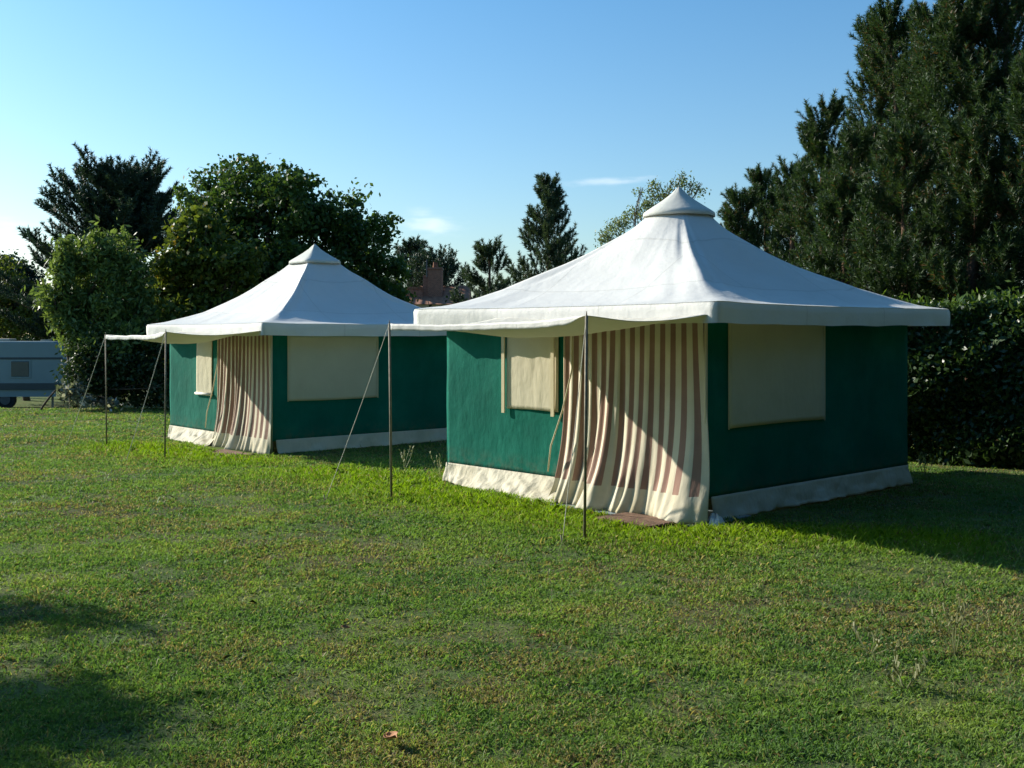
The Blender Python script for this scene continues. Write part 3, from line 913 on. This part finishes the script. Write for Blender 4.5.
broadleaf('grey_tree', (-20, 44), lobes([(-10, 272, 22), (8, 264, 14), (20, 284, 20), (0, 305, 34), (30, 312, 26)], 44, seed=8),
          'grey-green hazy tree farthest left beyond the caravan', 'tree', M['cedar'], 17, 12000, .16, .5, 24, .6, trunk_r=.16)
broadleaf('pale_flowering_shrub', (-11.2, 26.0), lobes([(66, 397, 6), (76, 392, 9), (88, 397, 6), (100, 403, 5), (112, 404, 4), (72, 403, 6)], 26.0, seed=9),
          'low pale shrub with whitish flecks at the foot of the bright tree', 'shrub', M['palegrey'], 18, 420, .13, .16, 8, .6, trunk_r=.03)


CD = 41.0
pine('cedar_tree', px2w(112, 0, CD)[0], CD, px2w(0, 178, CD)[2],
     'wide dark blue-green cedar with flat ragged top, behind the bright bushy tree', M['cedar'], 21, spread=4.3, crown0=.12, whorl=.60, nb=8, blen=.17, bw=.017, per=70, up=.12, twig=.55, cat='cedar tree', shape=.42, minup=.12, layered=True, tipup=.15, tdrop=.1, leaders=5, trunk_r=.25)
pine('spiky_conifer', -4.9, 52, px2w(0, 240, 52)[2], 'thin spiky conifer between the oak and the brick chimney', M['cedar'], 31, spread=1.9, crown0=.15, whorl=.4, nb=6, blen=.2, bw=.02, per=40, up=.1, twig=.4, cat='conifer')
pine('fan_conifer', -3.6, 50, px2w(0, 264, 50)[2], 'dark fan-shaped conifer just right of the brick chimney', M['cedar'], 32, spread=3.4, crown0=.12, whorl=.45, nb=7, blen=.16, bw=.02, per=50, up=.15, twig=.7, cat='conifer', shape=.7, minup=.35)

pine('scots_pine', 1.25, 38, px2w(0, 188, 38)[2], 'lone dark pine with pointed top seen between the two tent roofs', M['pine2'], 33, spread=3.1, crown0=.10, whorl=.52, nb=7, blen=.14, bw=.012, per=90, up=.16, twig=.45, shape=1.2, minup=.15, layered=True, tipup=.6, tdrop=.2)
pine('small_pine', -.75, 37, px2w(0, 246, 37)[2], 'smaller open pine left of the lone pointed pine', M['pine2'], 34, spread=2.4, crown0=.12, whorl=.62, nb=5, blen=.14, bw=.012, per=84, up=.16, twig=.45, shape=1.1, minup=.2, layered=True, tipup=.6, tdrop=.25)
broadleaf('birch_tree', (4.7, 34), lobes([(606, 236, 8), (618, 226, 10), (632, 216, 9), (645, 206, 8), (640, 190, 5), (655, 185, 5), (652, 200, 8), (664, 198, 7), (672, 184, 5), (680, 178, 6), (690, 184, 6), (699, 186, 5), (640, 240, 16), (670, 225, 18), (700, 220, 12)], 34, seed=12),
          'pale thin-leaved birch rising behind the nearer tent roof', 'birch tree', M['birch'], 22, 7000, .09, .22, 16, .45, droop=.7, trunk_r=.07, bark='bark')

# pines on the right
G = 'pine trees beyond the hedge on the right'
RP = [  # px, py(top), depth, spread, leaders, label
    (940, 6, 18.5, 1.6, 2, 'tall dense pine with several blunt tips beside the tallest pine'),
    (1004, -22, 17.5, 1.7, 2, 'tallest dark pine, its top cut by the upper right edge'),
    (882, 28, 20.5, 1.35, 2, 'pine with slender double tip left of the two tallest pines'),
    (823, 103, 21.5, 1.15, 1, 'mid-height pine with one upright shoot standing clear'),
    (856, 133, 19.5, 1.1, 1, 'lower pine tucked between the upright-shoot pine and the slender one'),
    (792, 165, 23.5, 1.1, 1, 'bushy pine right of the small round-headed pine'),
    (768, 184, 25.5, 1.1, 1, 'low bushy pine partly behind the round-headed pine'),
    (740, 194, 24.5, .85, 1, 'small round-headed pine at the left end of the pine row'),
    (905, 150, 16.6, 1.5, 1, 'broad pine low behind the nearer tent roof corner'),
    (975, 120, 15.9, 1.5, 1, 'nearest dark pine above the hedge'),
    (1040, 60, 15.6, 1.7, 1, 'dark pine at the right edge above the hedge'),
    (845, 200, 18.2, 1.3, 1, 'lowest bushy pine directly behind the nearer roof slope'),
]
for i, (px, py, dep, sp, ld, lb) in enumerate(RP):
    w = px2w(px, py, dep)
    pine('pine_tree', w[0], w[1], w[2], lb, M['pine'], 50 + i, spread=sp * (1.3 if ld == 2 else 1.35), crown0=.04, whorl=.50, nb=7, blen=.10, bw=.0075, per=110, group=G, up=.22, leaders=ld, twig=.46, shape=(1.2 if ld == 2 else 1.5), minup=.05, trunk_r=.12, layered=True, tipup=.7, tdrop=.15)


# hedge
def hedge():
    rng = np.random.default_rng(77)
    pts = [(3.2, 16.2), (5.2, 14.6), (6.9, 13.6), (8.6, 11.6), (10.5, 9.8)]
    T = empty('laurel_hedge', (6.9, 13.6, 0), 0, 'dark glossy laurel hedge with bright tips at the right, behind the nearer tent', 'hedge')
    P = []
    segs = list(zip(pts[:-1], pts[1:]))
    ln = np.array([math.dist(a, b) for a, b in segs]); pr = ln / ln.sum()
    n = 85000
    idx = rng.choice(len(segs), n, p=pr); t = rng.random(n)
    A = np.array([segs[i][0] for i in idx]); Bb = np.array([segs[i][1] for i in idx])
    c = A + (Bb - A) * t[:, None]; dv = (Bb - A); dv /= np.linalg.norm(dv, axis=1, keepdims=True); nn = np.stack([-dv[:, 1], dv[:, 0]], -1)
    s = c[:, 0] * 1.0 + c[:, 1]
    top = 1.86 + .08 * np.sin(s * 2.3) + .07 * np.sin(s * 5.7 + c[:, 0]) + .05 * np.sin(s * 13.1) + .07 * np.abs(rng.normal(size=n))
    z = rng.random(n) * top
    face = rng.random(n)
    u = np.where(face < .65, -.62 + .16 * np.abs(rng.normal(size=n)), rng.uniform(-.6, .6, n))
    z = np.where(face > .8, top - .10 * np.abs(rng.normal(size=n)), z)
    u = u - .10 * np.sin(s * 3.1 + z * 2.4) - .07 * np.sin(s * 7.9 - z * 5.1)
    # u<0 must face the camera
    X = c[:, 0] + nn[:, 0] * -u * -1; Y = c[:, 1] + nn[:, 1] * -u * -1
    P = np.stack([X, Y, z], -1)
    B = np.array((6.9, 13.6, 0))
    isn = (z > top - .20) & (rng.random(n) < .38)
    mk_np('foliage', leaf_quads(rng, P[~isn], .088, .5, up=.2) - B, 4, M['laurel'], T)
    q = P[isn]; q = np.concatenate([q, q[: len(q) // 2] + np.array([0, 0, .10]) * rng.random((len(q) // 2, 1)) * 1.6])
    mk_np('new_shoots', leaf_quads(rng, q, .085, .35, up=.9) - B, 4, M['laureltop'], T)
    mb = MB(); rnd = random.Random(4)
    for a, b in segs:
        k = int(math.dist(a, b) / .45)
        for i in range(k):
            f = (i + .5) / k; x = a[0] + (b[0] - a[0]) * f - 6.9; y = a[1] + (b[1] - a[1]) * f - 13.6
            for _ in range(3):
                limb(mb, (x, y, -.05), (x + rnd.uniform(-.35, .35), y + rnd.uniform(-.35, .35), rnd.uniform(1.3, 1.85)), .025, .006, rnd, .08, 5, 5)
    mb.build('stems', M['bark'], T, True)


hedge()

# tree just outside the left edge whose shadow falls on the lawn
broadleaf('orchard_tree', (-9.6, 8.6), [(-10.33, 8.15, 3.4, (.95, .9, .85)), (-11.13, 8.75, 3.1, (1.0, 1.0, .9)), (-10.33, 8.75, 2.7, (.8, .8, .7)), (-9.03, 8.55, 3.55, (.40, .28, .2)), (-9.43, 7.85, 3.2, (.5, .3, .3)), (-11.13, 10.65, 3.95, (.8, .25, .2)), (-10.03, 7.55, 2.9, (.6, .5, .4))],
          'round leafy tree standing left of the lawn, casting shade on it', 'tree', M['oak'], 40, 34000, .12, .3, 24, .5, trunk_r=.14)


# unseen wood added behind and right of the camera to cut sky light
def sky_blocking_wood():
    rng = np.random.default_rng(90)
    pts = [(12.5, 10.5), (12.5, 3), (11, -6), (3, -10), (-6, -11), (-14, -8), (-18, -3)]
    segs = list(zip(pts[:-1], pts[1:])); n = 52000
    ln = np.array([math.dist(a, b) for a, b in segs]); idx = rng.choice(len(segs), n, p=ln / ln.sum()); t = rng.random(n)
    A = np.array([segs[i][0] for i in idx]); Bb = np.array([segs[i][1] for i in idx]); c = A + (Bb - A) * t[:, None]
    c += rng.normal(size=(n, 2)) * .7
    s_ = c[:, 0] + c[:, 1] * .7
    top = 11.5 + 1.2 * np.sin(s_ * 1.1) + .8 * np.sin(s_ * 2.7)
    z = rng.random(n) * top
    P = np.stack([c[:, 0], c[:, 1], z], -1)
    o = mk_np('sky_blocking_wood', leaf_quads(rng, P, .62, .55), 4, M['shrub'])
    tag(o, 'dense dark wood added outside the frame to block sky light, right of and behind the lawn', 'wood', kind='stuff')


sky_blocking_wood()


# weeds, stalks
def weed(x, y, hgt, n, seed, label, kind=0):
    rng = np.random.default_rng(seed); rnd = random.Random(seed)
    mb = MB()
    for i in range(n):
        a = rnd.uniform(0, 6.28); l = hgt * rnd.uniform(.6, 1.1)
        ox, oy = rnd.gauss(0, .06 if kind == 0 else .15), rnd.gauss(0, .06 if kind == 0 else .15)
        e = Vector((ox + math.cos(a) * l * .35, oy + math.sin(a) * l * .35, l))
        limb(mb, (0, 0, -.01), e, .0030, .0016, rnd, .06, 4, 5)
        for k in range(3):
            q = Vector((0, 0, -.01)).lerp(e, .6 + .15 * k)
            mb.tube([q, q + Vector((rnd.uniform(-.02, .02), rnd.uniform(-.02, .02), .03))], [.004, .007], 4)
    o = mb.build('seed_stalks', M['weed'])
    o.location = (x, y, float(ground_z(x, y)))
    tag(o, label, 'weed', 'dry seed stalks in the lawn')


def gpt(px, py):
    d = CAM_H * F / (py - HOR); return ((px - 512) / F * d, d)


for (px, py, h, n, sd, kind, lb) in [
    (955, 655, .26, 9, 1, 0, 'tall pale seed stalks in the grass near the right edge'),
    (905, 690, .12, 10, 2, 0, 'low pale seed stalks left of the tallest stalks at lower right'),
    (870, 655, .12, 7, 3, 0, 'scattered thin stalks in the lawn, leftmost of those at lower right'),
    (441, 480, .36, 5, 4, 0, 'dry weed stalks in the shade between the two tents'),
    (404, 468, .28, 6, 5, 0, 'green weed stalks beside the far awning pole of the nearer tent'),
    (925, 478, .30, 8, 6, 1, 'weed stalks at the shaded right corner of the nearer tent')]:
    x, y = gpt(px, py); weed(x, y, h, n, sd, lb, kind)


def leaf(px, py, label, seed, s=.05):
    x, y = gpt(px, py)
    rnd = random.Random(seed)
    def fn(u, v):
        w = math.sin(math.pi * min(1, max(0, u))) ** .8 * .45
        return ((u - .5) * 2 * s, (v - .5) * 2 * w * s * 1.6, .006 + .35 * s * (abs(v - .5) * 2) ** 2 + .3 * s * (u - .5) ** 2)
    o = grid('fallen_leaf', fn, 12, 8, M['deadleaf'], None, (0.02, .98), (0, 1), .0008)
    o.location = (x, y, float(ground_z(x, y)) + .035); o.rotation_euler = (rad(rnd.uniform(-15, 15)), rad(rnd.uniform(-15, 15)), rnd.uniform(0, 3))
    tag(o, label, 'leaf', 'fallen leaves on the lawn')


M['deadleaf'] = plain('dead_leaf', (.42, .20, .09), .7, 30, .25, .001)
leaf(392, 748, 'orange brown fallen leaf at the bottom of the lawn, largest in view', 1, .040)
leaf(345, 634, 'small tan fallen leaf in the mid lawn', 2, .022)
leaf(541, 646, 'small pale fallen leaf on the grass right of the tan one', 3, .022)

# ------------------------------------------------------------------ caravan
def caravan():
    D = 37.0; gz = -.90
    x1 = (63 - 512) / F * D; y0 = D
    T = empty('caravan', (x1 - 2.4, y0, gz), rad(2), 'grey-blue caravan in shade at the left edge, small square window', 'caravan')
    Lh = 2.4; W = 2.1
    zb, zt = .62, 2.27
    prof = [(-Lh, zb), (Lh - .1, zb), (Lh + .02, .9), (Lh - .0, 1.6), (Lh - .18, 2.1), (Lh - .34, zt), (-Lh + .3, zt), (-Lh, 2.05)]
    body = MB().prism(prof, 0, W).build('body', M['caravan'], T, bevel=.05)
    MB().box((-Lh - .01, -.012, 1.66), (Lh - .05, 0.02, 1.73)).build('trim_strip', M['caravan_dark'], T)
    MB().box((-Lh - .01, -.014, .64), (Lh - .06, 0.02, .86)).build('trim_strip', M['caravan_dark'], T)
    MB().box((-Lh + .05, .04, .40), (Lh - .3, .10, .66)).build('skirt_panel', M['caravan'], T)
    w = MB().box((.65, -.03, 1.08), (1.25, .01, 1.60)).build('window', M['caravan_window'], T, bevel=.03)
    fr = MB()
    fr.box((.60, -.02, 1.60), (1.30, .005, 1.64)).box((.60, -.02, 1.04), (1.30, .005, 1.08)).box((.60, -.02, 1.08), (.65, .005, 1.60)).box((1.25, -.02, 1.08), (1.30, .005, 1.60))
    fr.build('window_frame', M['caravan'], w)
    w2 = MB().box((-1.4, -.03, 1.08), (-.4, .01, 1.60)).build('window', M['caravan_window'], T, bevel=.03)
    MB().box((-.3, .7, zt - .01), (.3, 1.3, zt + .09)).build('roof_vent', M['plaster'], T, bevel=.03)
    MB().box((1.3, .8, zt - .01), (1.6, 1.1, zt + .05)).build('roof_vent', M['plaster'], T, bevel=.02)
    MB().tube([(.42, .08, .30), (.42, .26, .30)], .31, 24).build('wheel', M['rubber'], T, False)
    wh = T.children[-1] if False else None
    MB().tube([(.42, .055, .30), (.42, .078, .30)], .17, 20).build('hubcap', M['rim'], T)
    for xx in (-1.9, 1.9):
        MB().box((xx - .03, .3, -.02), (xx + .03, .36, .62)).build('corner_steady', M['pole'], T)


caravan()

# ------------------------------------------------------------------ house
def house():
    D = 46.0
    cx = (430 - 512) / F * D; gz = float(ground_z(cx, D))
    T = empty('small_house', (cx, D, gz), 0, 'low house with red tiled roof and brick chimney between the tents', 'house')
    rz = lambda py: CAM_H - (py - HOR) / F * D - gz
    ev = rz(303); rg = rz(289)
    x0, x1 = -1.5, 1.6
    wl = MB().box((x0 + .2, .2, -.1), (x1 - .2, 4.8, ev)).build('wall', M['plaster'], T)
    # roof: ridge along x
    v = [(x0, 0, ev - .05), (x1, 0, ev - .05), (x1, 5, ev - .05), (x0, 5, ev - .05), (x0 + .9, 2.5, rg + .25), (x1, 2.5, rg + .25)]
    f = [(0, 1, 5, 4), (2, 3, 4, 5), (3, 0, 4), (1, 2, 5), (0, 3, 2, 1)]
    roof = mk('roof', v, f, M['tile'], T)
    # chimney stack with shoulder
    sx = lambda px: (px - 430) / F * (D + 1)
    ch = MB().box((sx(426), 1.0, ev - .2), (sx(440), 1.9, rz(268))).box((sx(421), 1.05, ev - .2), (sx(426) - .003, 1.85, rz(274)))
    ch.box((sx(425.3), .96, rz(268) + .003), (sx(440.7), 1.94, rz(266)))
    c = ch.build('chimney', M['brick'], roof)
    MB().tube([(sx(433), 1.4, rz(266)), (sx(433), 1.4, rz(260))], [.13, .10], 10).build('chimney_pot', M['tile'], T)
    MB().tube([(sx(425), .95, rz(276)), (sx(425), .95, rz(258))], .03, 6).build('flue_pipe', M['rim'], T)
    # lower annex ridge tiles lit on the left
    MB().prism([(sx(405), ev - .2), (sx(421), ev - .2), (sx(421), rz(288)), (sx(406), rz(288))], .9, 2.0).build('gable', M['brick'], T)
    MB().prism([(sx(404), rz(288) + .003), (sx(421.3), rz(288) + .003), (sx(421), rz(286)), (sx(405), rz(286))], .85, 2.05).build('gable_coping', M['tile'], T)
    w = MB().box((.6, .12, .9), (1.5, .21, 1.9)).build('window', M['caravan_window'], T)


house()

# ------------------------------------------------------------------ sky, sun, camera
def world():
    w = bpy.data.worlds.new('World'); SC.world = w; w.use_nodes = True
    nt = w.node_tree; nt.nodes.clear()
    out = nt.nodes.new('ShaderNodeOutputWorld'); bg = nt.nodes.new('ShaderNodeBackground')
    sky = nt.nodes.new('ShaderNodeTexSky'); sky.sky_type = 'NISHITA'; sky.sun_disc = False
    sky.sun_elevation = rad(SUN_EL); sky.sun_rotation = math.atan2(SUN_DIR.x, SUN_DIR.y)
    sky.altitude = 0; sky.air_density = 1.0; sky.dust_density = .9; sky.ozone_density = 2.5
    bg.inputs['Strength'].default_value = SKY_STRENGTH
    gain = nt.nodes.new('ShaderNodeMix'); gain.data_type = 'RGBA'; gain.blend_type = 'MULTIPLY'; gain.inputs['Factor'].default_value = 1
    nt.links.new(sky.outputs[0], gain.inputs['A']); 
    tcz = nt.nodes.new('ShaderNodeTexCoord'); sz = nt.nodes.new('ShaderNodeSeparateXYZ'); nt.links.new(tcz.outputs['Generated'], sz.inputs[0])
    rz = nt.nodes.new('ShaderNodeValToRGB'); nt.links.new(sz.outputs['Z'], rz.inputs['Fac'])
    rz.color_ramp.elements[0].position = .02; rz.color_ramp.elements[0].color = (.95, 1.06, 1.08, 1)
    rz.color_ramp.elements[1].position = .36; rz.color_ramp.elements[1].color = (.55, 1.0, 1.20, 1)
    nt.links.new(rz.outputs['Color'], gain.inputs['B'])
    tc = nt.nodes.new('ShaderNodeTexCoord')
    # a few thin clouds low over the horizon, at fixed directions
    def L(a, b): nt.links.new(a, b)
    col = gain.outputs['Result']
    nz_ = nt.nodes.new('ShaderNodeTexNoise'); nz_.inputs['Scale'].default_value = 26; nz_.inputs['Detail'].default_value = 5
    mp = nt.nodes.new('ShaderNodeMapping'); mp.inputs['Scale'].default_value = (1, 1, 4)
    L(tc.outputs['Generated'], mp.inputs[0]); L(mp.outputs[0], nz_.inputs['Vector'])
    for (px, py, rx, ry, amt) in [(432, 224, 40, 15, .30), (420, 214, 26, 8, .15), (618, 182, 60, 6, .24), (640, 178, 30, 4, .15), (5, 250, 60, 30, .28)]:
        d = Vector(((px - 512) / F, 1, (HOR - py) / F)).normalized()
        m = nt.nodes.new('ShaderNodeMapping'); m.vector_type = 'POINT'
        sub = nt.nodes.new('ShaderNodeVectorMath'); sub.operation = 'SUBTRACT'; sub.inputs[1].default_value = d
        L(tc.outputs['Generated'], sub.inputs[0])
        mul = nt.nodes.new('ShaderNodeVectorMath'); mul.operation = 'MULTIPLY'
        mul.inputs[1].default_value = (F / rx, F / rx, F / ry); L(sub.outputs[0], mul.inputs[0])
        ln = nt.nodes.new('ShaderNodeVectorMath'); ln.operation = 'LENGTH'; L(mul.outputs[0], ln.inputs[0])
        ml = nt.nodes.new('ShaderNodeMath'); ml.operation = 'MULTIPLY_ADD'; L(nz_.outputs['Fac'], ml.inputs[0]); ml.inputs[1].default_value = 2.2
        inv = nt.nodes.new('ShaderNodeMath'); inv.operation = 'MULTIPLY'; L(ln.outputs['Value'], inv.inputs[0]); inv.inputs[1].default_value = -1.0
        L(inv.outputs[0], ml.inputs[2])
        mr = nt.nodes.new('ShaderNodeMapRange'); mr.interpolation_type = 'SMOOTHSTEP'
        L(ml.outputs[0], mr.inputs[0]); mr.inputs[1].default_value = .1; mr.inputs[2].default_value = 1.3; mr.inputs[4].default_value = amt
        mx = nt.nodes.new('ShaderNodeMix'); mx.data_type = 'RGBA'; L(mr.outputs[0], mx.inputs['Factor']); L(col, mx.inputs['A'])
        mx.inputs['B'].default_value = (11, 10.6, 10.4, 1)
        col = mx.outputs['Result']
    L(col, bg.inputs['Color']); L(bg.outputs[0], out.inputs['Surface'])


SKY_STRENGTH = .106
SKY_TINT = (.80, 1.06, 1.14, 1)
world()
sl = bpy.data.lights.new('sun', 'SUN'); sl.energy = 5.0; sl.angle = rad(.53); sl.color = (1, .93, .80)
so = bpy.data.objects.new('sun', sl); COL.objects.link(so)
so.rotation_euler = SUN_DIR.to_track_quat('Z', 'Y').to_euler()

cam = bpy.data.cameras.new('camera'); co = bpy.data.objects.new('camera', cam); COL.objects.link(co)
cam.sensor_width = 36; cam.lens = F / 1024 * 36
cam.shift_y = -(384 - HOR) / 1024
cam.clip_start = .1; cam.clip_end = 2000
co.location = (0, 0, CAM_H); co.rotation_euler = (rad(90), 0, 0)
SC.camera = co
SC.view_settings.view_transform = 'Standard'; SC.view_settings.look = 'None'
SC.view_settings.gamma = 1; SC.view_settings.exposure = .50
SC.view_settings.use_curve_mapping = False
SC.render.resolution_x = 1024; SC.render.resolution_y = 768
try:
    SC.cycles.use_denoising = True; SC.cycles.max_bounces = 8; SC.cycles.transmission_bounces = 4
except Exception: pass
